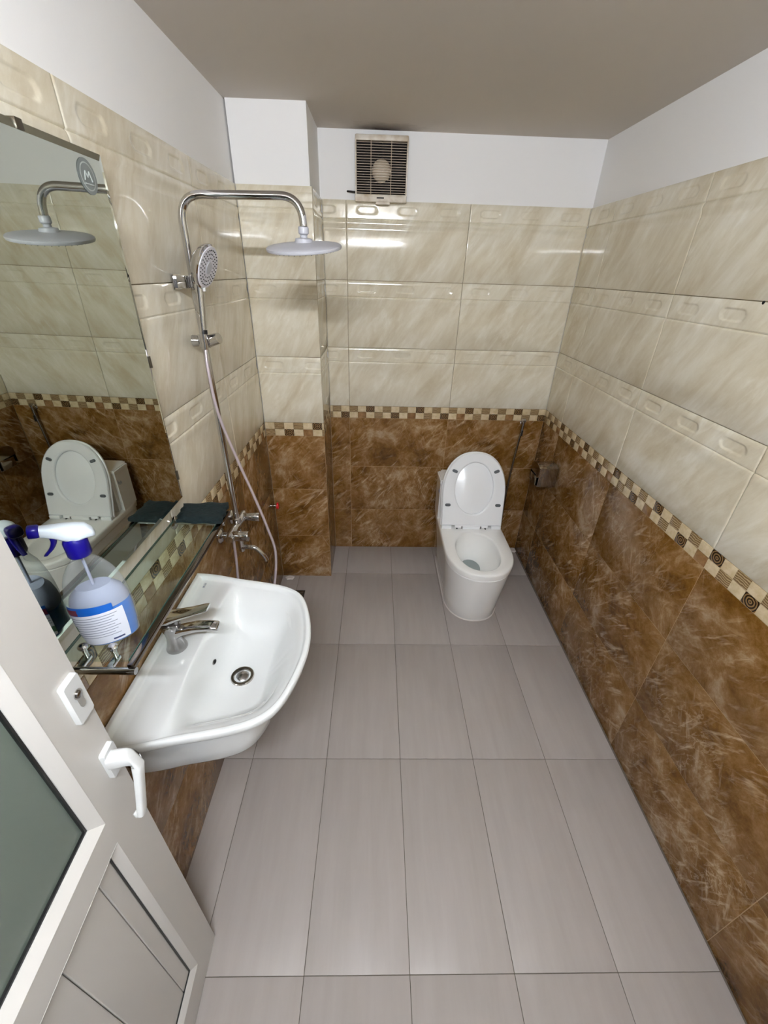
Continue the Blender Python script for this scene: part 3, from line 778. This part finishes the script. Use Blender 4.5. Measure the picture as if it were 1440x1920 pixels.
for rr_, cnt in ((.015, 6), (.03, 12), (.045, 18), (.06, 24), (.075, 30), (.09, 36)):
    for k in range(cnt):
        a = 2*PI*k/cnt; nz_.lathe([(.0018, -.0070), (.0010, -.0105)], HC+(RHN.cross(Vector((1, 0, 0))).normalized()*math.sin(a)+RHN.cross(Vector((0, 1, 0))).normalized()*math.cos(a))*rr_+Vector((0, -.002, .002)), RHN, 6)
nz_ = nz_.build('nozzles', M['grey_rubber'], rh); nz_['kind'] = 'stuff'
# wall bracket
MB().box((XL(RY)+.0005, RY-.044, 1.662), (XL(RY)+.007, RY+.012, 1.702), .002).build('bracket_plate', M['chrome'], shs)
MB().box((XL(RY)+.006, RY-.034, 1.666), (RX-.006, RY+.006, 1.698), .002).build('bracket_arm', M['chrome'], shs)
MB().lathe([(.0150, -.013), (.0150, .013)], (RX, RY, 1.682), (0, 0, 1), 24).build('bracket_collar', M['chrome'], shs)
# mixer body : two wall inlets, horizontal valve, controls
MZ = .838
for y, zf in ((1.315, MZ), (1.455, MZ)):
    inl = MB().lathe([(.030, .0005), (.030, .006), (.022, .014), (.0135, .016), (.0135, .045), (.017, .046), (.017, .062)], (XL(y), y, zf), (1, 0, 0), 28).build('wall_inlet', M['chrome'], shs)
MB().tube([(RX-.003, 1.285, MZ), (RX-.003, 1.300, MZ), (RX-.003, 1.47, MZ), (RX-.003, 1.485, MZ)], [.015, .0185, .0185, .015], 24).build('valve_body', M['chrome'], shs)
MB().lathe([(.0175, .0), (.0195, .010), (.0205, .055), (.019, .060), (.012, .0615)], (RX+.004, 1.315, MZ), (1, -.05, -.0), 26).build('temperature_knob', M['chrome'], shs)
MB().lathe([(.0165, .0), (.0175, .015), (.0185, .062), (.017, .066), (.010, .0675)], (RX+.004, 1.455, MZ), (1, .0, .0), 26).build('diverter_knob', M['chrome'], shs)
MB().lathe([(.0135, 0), (.0165, .006), (.0165, .022), (.0125, .026)], (RX, RY, MZ+.012), (0, 0, 1), 24).build('riser_socket', M['chrome'], shs)
MB().tube([(RX, RY, MZ-.015), (RX, RY, .715)], .0105, 16).build('outlet_stub', M['chrome'], shs)
sp = smoothpath([(RX-.004, RY, .733), (RX+.03, RY, .733), (RX+.058, RY, .725), (RX+.085, RY, .690), (RX+.092, RY, .668)], 6)
MB().tube(sp, [.0105]*(len(sp)-4)+[.0110, .0118, .0122, .0122], 18).build('bath_spout', M['chrome'], shs)
# slider
sl = MB(); sl.lathe([(.0165, -.019), (.0185, -.014), (.0185, .014), (.0165, .019)], (RX, RY, 1.520), (0, 0, 1), 24)
sl.tube([(RX-.034, RY, 1.520), (RX-.012, RY, 1.520)], [.018, .0165], 20)
sl.build('slider', M['chrome'], shs)
sc2 = MB(); sc2.tube([(RX+.012, RY-.004, 1.520), (RX+.052, RY-.014, 1.532)], [.0185, .0160], 18); sc2.build('slider_clamp', M['chrome'], shs)
MB().lathe([(.0120, .0), (.0115, .012)], (RX+.012, RY-.026, 1.545), (.1, 0, 1), 16).build('handset_socket', M['black'], shs)
# hand shower (rests in the slider, lift-off)
hn = Vector((.96, -.11, -.38)).normalized(); HH = Vector((-.492, 1.372, 1.722))
hs_ = empty('hand_shower', HH, 'round chrome hand shower with grey perforated face clipped to the column', 'shower')
hb1 = MB(); hb1.lathe([(.020, -.030), (.040, -.024), (.054, -.013), (.0595, -.002), (.0595, .004), (.056, .0065)], HH, hn, 44); hb1.build('shower_shell', M['chrome'], hs_)
fp = MB().lathe([(.0555, .0055), (.0545, .0085), (.020, .0095)], HH, hn, 44).build('spray_plate', M['nozzleface'], hs_)
MB().lathe([(.0175, .0095), (.0150, .0115)], HH, hn, 28).build('plate_centre', M['showerhead'], hs_)
u_ = Vector((0, 0, 1)); u_ = (u_-hn*u_.dot(hn)).normalized(); w_ = hn.cross(u_); hol = MB()
for rr_, cnt in ((.026, 16), (.036, 22), (.046, 28)):
    for k in range(cnt):
        a = 2*PI*(k+.5*(cnt % 4))/cnt; hol.lathe([(.0021, .0088), (.0015, .0108)], HH+u_*(rr_*math.cos(a))+w_*(rr_*math.sin(a)), hn, 6)
hol = hol.build('nozzles', M['black'], fp); hol['kind'] = 'stuff'
h0 = HH-u_*.048-hn*.014; h1 = Vector((RX+.012, RY-.026, 1.555)); h2 = Vector((RX+.010, RY-.026, 1.500))
hp2 = smoothpath([h0, h0*.72+h1*.28+Vector((.0, 0, -.004)), h1, h2], 6)
MB().tube(hp2, [.0165-.007*i/(len(hp2)-1) for i in range(len(hp2))], 16).build('grip', M['chrome'], hs_)
MB().box(HH-u_*.058+hn*.004-Vector((.006, .006, .008)), HH-u_*.058+hn*.004+Vector((.006, .006, .008)), .002).build('mode_tab', M['plastic'], hs_)
# shower hose
ho = smoothpath([h2+Vector((0, 0, .006)), (-.530, 1.350, 1.44), (-.516, 1.335, 1.30), (-.478, 1.345, 1.12), (-.443, 1.345, .99), (-.410, 1.335, .87), (-.384, 1.315, .765), (-.392, 1.275, .64), (-.425, 1.255, .52), (-.475, 1.265, .44), (-.520, 1.290, .47), (-.548, 1.310, .60), (-.545, 1.322, .72), (RX-.003, 1.330, MZ-.026)], 10)
hose = MB().tube(ho, .0050, 12).build('shower_hose', M['hose']); tag(hose, 'thin flexible hose looping from the hand shower down behind the basin', 'hose')
# red handwheel valve on the left wall near the pillar
vy, vz = 2.045, .556
rv = empty('stop_valve', (XL(vy), vy, vz), 'small stop valve with red handwheel on the wall beside the pillar', 'valve')
MB().lathe([(.014, .0003), (.014, .003), (.0055, .005), (.0055, .030)], (XL(vy), vy, vz), (1, 0, 0), 18).build('stem', M['steel'], rv)
MB().lathe([(.010, .028), (.019, .029), (.0205, .032), (.019, .037), (.008, .040)], (XL(vy), vy, vz), (1, 0, 0), 20).build('handwheel', M['red'], rv)

# ------------------------------------------------------------------ toilet
TX = .587
to = empty('toilet', (TX, 1.95, 0), 'white one-piece ceramic toilet with lid and seat raised in the far corner', 'toilet')
def dshape(w, yf, yb, k=1.25, rb=.03, cx=TX, n=36):
    L_ = min(w*k, (yb-yf)*.8); P = []
    for i in range(n+1):
        a = PI+PI*i/n
        ca, sa = math.cos(a), math.sin(a)
        P.append((cx+w*math.copysign(abs(ca)**.88, ca), yf+L_+L_*math.copysign(abs(sa)**.92, sa)))
    for c_, a0 in (((cx+w-rb, yb-rb), 0), ((cx-w+rb, yb-rb), 90)):
        for i in range(7):
            a = R(a0+90*i/6); P.append((c_[0]+rb*math.cos(a), c_[1]+rb*math.sin(a)))
    return P
def ring_of(poly, z, c, N=96):
    return [(c[0]+math.cos(th)*r_, c[1]+math.sin(th)*r_, z) for th in [2*PI*k/N for k in range(N)] for r_ in [ray_out(c, poly, th)]]
tc_ = (TX-.004, 1.90)
lv = [(.0, .150, 1.725, 2.345), (.006, .154, 1.720, 2.35), (.08, .158, 1.708, 2.355), (.16, .165, 1.690, 2.362), (.24, .173, 1.672, 2.366), (.30, .179, 1.661, 2.368), (.341, .183, 1.654, 2.37), (.345, .178, 1.660, 2.366), (.349, .178, 1.660, 2.366), (.353, .187, 1.648, 2.372), (.378, .189, 1.645, 2.374), (.386, .187, 1.648, 2.372), (.390, .182, 1.654, 2.368)]
rings_ = [ring_of(dshape(w_, yf, yb), z, tc_) for z, w_, yf, yb in lv]
def ell(ax, ay, cy, z, cx=tc_[0], N=96, sq=.9):
    o = []
    for k in range(N):
        a = 2*PI*k/N; ca, sa = math.cos(a), math.sin(a)
        o.append((cx+ax*math.copysign(abs(ca)**sq, ca), cy+ay*math.copysign(abs(sa)**sq, sa), z))
    return o
rings_ += [ell(.128, .190, 1.872, .3905), ell(.1225, .183, 1.872, .388), ell(.119, .179, 1.872, .378), ell(.119, .178, 1.874, .350), ell(.113, .168, 1.880, .320), ell(.100, .148, 1.895, .285), ell(.082, .118, 1.915, .25), ell(.060, .085, 1.945, .215), ell(.050, .066, 1.965, .190), ell(.038, .048, 1.975, .15), ell(.026, .03, 1.98, .12)]
mb = MB(); mb.rings(rings_, True, True); mb.build('bowl', M['toilet'], to, angle=55)
MB().lathe([(.056, -.001), (.056, 0)], (tc_[0], 1.958, .205), (0, 0, 1), 40, sx=1.0, sy=1.3).build('bowl_water', M['water'], to)
MB().lathe([(.030, -.001), (.030, 0)], (tc_[0], 1.972, .150), (0, 0, 1), 30, sx=1.0, sy=1.25).build('trapway', M['silicone'], to)
# tank
tk = MB(); bm = bmesh.new(); bmesh.ops.create_cube(bm, size=1)
for v_ in bm.verts:
    x = v_.co.x*2; y = v_.co.y*2; z = v_.co.z*2
    v_.co = Vector((TX+x*(.190 if z > 0 else .188), 2.285+y*.090+(.0 if z > 0 else .0), .386 if z < 0 else .628))
bmesh.ops.bevel(bm, geom=[e for e in bm.edges if abs((e.verts[0].co-e.verts[1].co).z) > .1], offset=.022, segments=5, affect='EDGES')
tk.addbm(bm); tk.build('tank', M['toilet'], to)
tl = MB(); bm = bmesh.new(); bmesh.ops.create_cube(bm, size=1)
for v_ in bm.verts: v_.co = Vector((TX+v_.co.x*2*.1925, 2.284+v_.co.y*2*.0935, .641+v_.co.z*.022))
bmesh.ops.bevel(bm, geom=[e for e in bm.edges if abs((e.verts[0].co-e.verts[1].co).z) > .01], offset=.024, segments=5, affect='EDGES')
bmesh.ops.bevel(bm, geom=[e for e in bm.edges if e.verts[0].co.z > .65 and e.verts[1].co.z > .65], offset=.006, segments=3, affect='EDGES')
tl.addbm(bm); lid_t = tl.build('tank_lid', M['toilet'], to)
MB().lathe([(.024, 0), (.024, .003), (.021, .005)], (TX, 2.29, .652), (0, 0, 1), 28).build('flush_button', M['chrome'], to)
# maker's mark on the tank's side
mk = MB(); xx = TX-.1905
for k in range(3):
    rr_ = .008+.006*k
    mk.tube([(xx, 2.245+rr_*math.cos(R(a)), .575+rr_*math.sin(R(a))) for a in range(200-30*k, 361-20*k, 20)], .0011, 6)
mk.build('maker_mark', M['labelgrey'], to)
# raised seat + lid in their leaning frame
al = math.atan(.27); ev = Vector((0, math.sin(al), math.cos(al))); ex_ = Vector((1, 0, 0)); en = Vector((0, -math.cos(al), math.sin(al)))
HO = Vector((TX, 2.100, .392))
def sp3(a, b, o): return HO+ex_*a+ev*b+en*o
def seat_out(k=0.0, hw=.187, L_=.457, b0=.018, n=40):
    P = []
    for i in range(n+1):
        a = PI*i/n; ca, sa = math.cos(a), math.sin(a)
        P.append(((hw+k)*math.copysign(abs(ca)**.88, ca), .215+(L_-.215+k)*abs(sa)**.94))
    nl = 8
    for i in range(1, nl+1): P.append((-(hw+k)+.004*i/nl, .215-(.215-b0+k)*i/nl))
    for i in range(1, nl): P.append((-(hw+k)+.004+2*(hw+k-.004)*i/nl, b0-k))
    for i in range(nl): P.append(((hw+k)-.004*(nl-i)/nl, b0-k+(.215-b0+k)*i/nl))
    return P
so = seat_out(); si = []
for a, b in so:
    th = math.atan2(b-.245, a-0); si.append((.113*math.cos(th), .244+.156*math.sin(th)))
def si_k(k): return [(a*k, .244+(b-.244)*k) for a, b in si]
def so_k(k): return seat_out(k)
def r3(P, o): return [sp3(a, b, o) for a, b in P]
# seat ring: closed torus-like loft (underside faces the room)
loop = [r3(so_k(0), .006), r3(so_k(-.001), .012), r3(so_k(-.006), .017), r3(so_k(-.014), .016), r3([((a+c)*.5, (b+d_)*.5) for (a, b), (c, d_) in zip(so, si)], .0155), r3(si_k(1.07), .016), r3(si_k(1.02), .014), r3(si_k(1.0), .009), r3(si_k(1.0), .001), r3(so_k(-.004), .001)]
mb = MB(); mb.rings(loop+[loop[0]], False, False)
seat = mb.build('seat_ring', M['seat'], to, angle=50)
for (a, b, rot) in ((-.121, .349, -22), (.123, .350, 22), (-.151, .146, 0), (.148, .147, 0)):
    c = math.cos(R(rot)); s_ = math.sin(R(rot)); P = rrect(-.0165, .0165, -.0085, .0085, .0084)
    f = lambda k, o: [sp3(a+(x*c-y*s_)*k, b+(x*s_+y*c)*k, o) for x, y in P]
    mb = MB(); mb.rings([f(1, .014), f(1, .020), f(.85, .0225)]); mb.build('buffer', M['grey_rubber'], seat)
ld = MB(); ld.rings([r3(so_k(.001), -.002), r3(so_k(.004), -.005), r3(so_k(.004), -.014), r3(so_k(-.002), -.020), r3(so_k(-.02), -.024)])
ld.build('seat_lid', M['seat'], to, angle=50)
for sx in (-1, 1):
    mb = MB(); mb.box((TX+sx*.150-.030, 2.085, .3915), (TX+sx*.150+.030, 2.118, .412), .004); mb.build('hinge', M['seat'], to)
mb = MB(); mb.box((TX-.052, 2.083, .3915), (TX+.052, 2.118, .411), .004); mb.build('hinge', M['seat'], to)
for sx in (-1, 1):
    MB().box((TX+sx*.057-.004, 2.086, .393), (TX+sx*.057+.004, 2.104, .409), .001).build('hinge_pin', M['chrome_dull'], to)
    MB().box((TX+sx*.086-.004, 2.084, .3915), (TX+sx*.086+.004, 2.098, .3965), .001).build('hinge_pin', M['black'], to)
mb = MB(); mb.add([sp3(a, b, o) for o in (.003, .014) for a, b in ((-.100, .004), (.100, .004), (.100, .030), (-.100, .030))], [(0, 1, 2, 3), (4, 5, 6, 7), (0, 1, 5, 4), (1, 2, 6, 5), (2, 3, 7, 6), (3, 0, 4, 7)]); mb.build('seat_bridge', M['seat'], to, smooth=False)
# silicone skirt at the base
mb = MB(); b0_ = ring_of(dshape(.150, 1.725, 2.345), 0, tc_); b1_ = ring_of(dshape(.159, 1.716, 2.352), .0006, tc_); b2_ = ring_of(dshape(.151, 1.724, 2.346), .007, tc_)
mb.rings([b1_, b2_], False, False); mb.build('base_seal', M['silicone'], to)

# ------------------------------------------------------------------ paper holder on the right wall
hx = XR(2.12)
ph = empty('paper_holder', (hx, 2.12, .74), 'polished steel toilet paper holder on the right wall beside the toilet', 'holder')
mb = MB(); P = []
# curved hood: profile in (y,z) extruded in x
pr = [(2.090, .795), (2.105, .801), (2.135, .806), (2.165, .806), (2.195, .797), (2.215, .78), (2.215, .70)]
def xtr(pr, x0, x1, th, mb):
    n = len(pr); inn = [(y+(-.0 if i == 0 else 0), z-th) for i, (y, z) in enumerate(pr)]
    vs = [(x, y, z) for x in (x0, x1) for y, z in pr]+[(x, y, z) for x in (x0, x1) for y, z in inn]
    fs = []
    for i in range(n-1):
        fs += [(i, i+1, n+i+1, n+i), (2*n+i, 3*n+i, 3*n+i+1, 2*n+i+1), (i, 2*n+i, 2*n+i+1, i+1), (n+i, n+i+1, 3*n+i+1, 3*n+i)]
    fs += [(0, n, 3*n, 2*n), (n-1, 3*n-1+0, 4*n-1, 2*n-1) if False else (n-1, 3*n-1, 4*n-1, 2*n-1)]
    mb.add(vs, fs)
xtr(pr, hx-.108, hx-.004, .003, mb); mb.build('hood', M['steel'], ph, angle=40)
mb = MB(); mb.box((hx-.106, 2.088, .682), (hx-.002, 2.093, .796), .001); mb.build('front_plate', M['steel'], ph)
mb = MB(); mb.box((hx-.004, 2.10, .69), (hx-.0005, 2.21, .795)); mb.build('wall_plate', M['steel'], ph)
mb = MB(); xs_ = hx-.109
mb.rings([[(x, y, z) for y, z in ((2.090, .742), (2.090, .795), (2.105, .801), (2.135, .806), (2.165, .806), (2.195, .797), (2.215, .78), (2.215, .742))] for x in (xs_-.0015, xs_+.0015)]); mb.build('side_plate', M['steel'], ph, smooth=False)
mb = MB(); mb.box((hx-.116, 2.100, .688), (hx-.113, 2.190, .738), .001); mb.box((hx-.113, 2.094, .686), (hx-.004, 2.212, .689)); mb.build('roll_cradle', M['chrome'], ph)

# ------------------------------------------------------------------ bidet sprayer on the back wall
sx_, sy_ = .902, YB(.902)
bd_ = empty('bidet_sprayer', (sx_, sy_, .93), 'chrome bidet sprayer hanging on the back wall right of the toilet', 'sprayer')
MB().lathe([(.013, .0003), (.013, .004), (.008, .006), (.008, .022)], (sx_, sy_, .945), (0, -1, 0), 18).build('wall_hook', M['chrome'], bd_)
MB().tube([(sx_, sy_-.024, .962), (sx_, sy_-.026, .93), (sx_-.004, sy_-.030, .88)], [.0115, .009, .007], 14).build('spray_handle', M['chrome_dull'], bd_)
MB().lathe([(.013, .0), (.015, .006), (.013, .014)], (sx_, sy_-.018, .958), (0, -1, .25), 18).build('spray_nozzle', M['chrome'], bd_)
MB().box((sx_-.007, sy_-.044, .868), (sx_+.003, sy_-.036, .905), .002).build('trigger', M['black'], bd_)
h = smoothpath([(sx_-.005, sy_-.030, .885), (sx_-.010, sy_-.028, .80), (sx_-.018, sy_-.026, .62), (sx_-.022, sy_-.026, .40), (sx_-.020, sy_-.03, .22), (sx_-.06, sy_-.04, .17), (.80, sy_-.03, .20), (.79, sy_-.004, .22)], 8)
MB().tube(h, .0065, 10).build('hose', M['chrome_dull'], bd_)

# ------------------------------------------------------------------ exhaust fan high on the back wall
fx0, fx1, fz0, fz1 = -.112, .128, 2.004, 2.246
fyw = YB(0)-.001; fd = .034
ef = empty('exhaust_fan', (.008, fyw, 2.125), 'square dusty exhaust fan with horizontal louvres high on the back wall', 'fan')
mb = MB()
mb.box((fx0, fyw-fd, fz1-.022), (fx1, fyw, fz1), .006); mb.box((fx0-.002, fyw-fd-.004, fz0), (fx1, fyw, fz0+.030), .006)
mb.box((fx0, fyw-fd, fz0+.02), (fx0+.006, fyw, fz1-.015), .001); mb.box((fx1-.006, fyw-fd, fz0+.02), (fx1, fyw, fz1-.015), .001)
mb.build('frame', M['fanplastic'], ef)
MB().box((fx0+.005, fyw-.004, fz0+.025), (fx1-.005, fyw-.001, fz1-.018)).build('cavity', M['fandark'], ef)
nS = 20; z0 = fz0+.036; z1 = fz1-.027
for k in range(nS):
    z = z0+(z1-z0)*k/(nS-1); mb = MB()
    mb.add([(x, fyw-fd+dy, z+dz_) for x in (fx0+.005, fx1-.005) for dy, dz_ in ((0, -.0018), (0, 0), (.010, .0020), (.010, .0008))],
           [(0, 1, 2, 3), (4, 5, 6, 7), (0, 1, 5, 4), (1, 2, 6, 5), (2, 3, 7, 6), (3, 0, 4, 7)])
    mb.build('slat', M['fanslat'], ef, smooth=False)
for x in (-.040, .052):
    MB().box((x-.0012, fyw-fd-.0008, fz0+.028), (x+.0012, fyw-fd+.003, fz1-.018)).build('rib', M['fanslat'], ef, smooth=False)
hubc = (.008, fyw-.006, 2.122)
MB().lathe([(.045, .0), (.043, .010), (.036, .016), (.02, .019)], hubc, (0, -1, 0), 32).build('fan_hub', M['fanhub'], ef)
for k in range(5):
    a0 = 2*PI*k/5; rg = []
    for rr_ in (.042, .065, .090, .102):
        rg.append([(hubc[0]+rr_*math.cos(a0+w2), hubc[1]-.004-d_, hubc[2]+rr_*math.sin(a0+w2)) for w2, d_ in ((-.32, 0), (.0, .004), (.32, .010), (.32, .0085), (0, .0025), (-.32, -.0015))])
    MB().rings(rg).build('blade', M['fandark'], ef)
MB().box((-.016, fyw-fd-.001, fz0-.009), (.050, fyw-.006, fz0+.003), .002).build('pull_tab', M['fanplastic'], ef)
MB().box((-.012, fyw-fd-.0046, fz0+.013), (.022, fyw-fd-.0038, fz0+.018)).build('name_badge', M['fandark'], ef)
MB().tube([(fx0+.002, fyw-.008, fz0+.038), (fx0-.025, fyw-.006, fz0+.040), (fx0-.040, fyw+.004, fz0+.042)], .004, 8).build('cable', M['fandark'], ef)

# ------------------------------------------------------------------ floor drain beside the basin
fdn = empty('floor_drain', (-.475, 1.90, .0), 'square metal floor drain beside the basin below the shower', 'drain')
MB().box((-.530, 1.853, .0), (-.420, 1.963, .0022), .001).build('drain_frame', M['wood_dark'], fdn)
for k in range(6):
    MB().box((-.520, 1.863+.016*k, .0020), (-.430, 1.869+.016*k, .0032)).build('drain_bar', M['steel'], fdn)
# wall plug in the right wall tiles
MB_ = MB().lathe([(.0045, -.0005), (.0045, .0012)], (XR(1.216)+.001, 1.216, 1.677), (-1, 0, 0), 12).build('wall_plug', M['dark']); tag(MB_, 'small dark drilled plug hole in the right wall joint', 'plug')
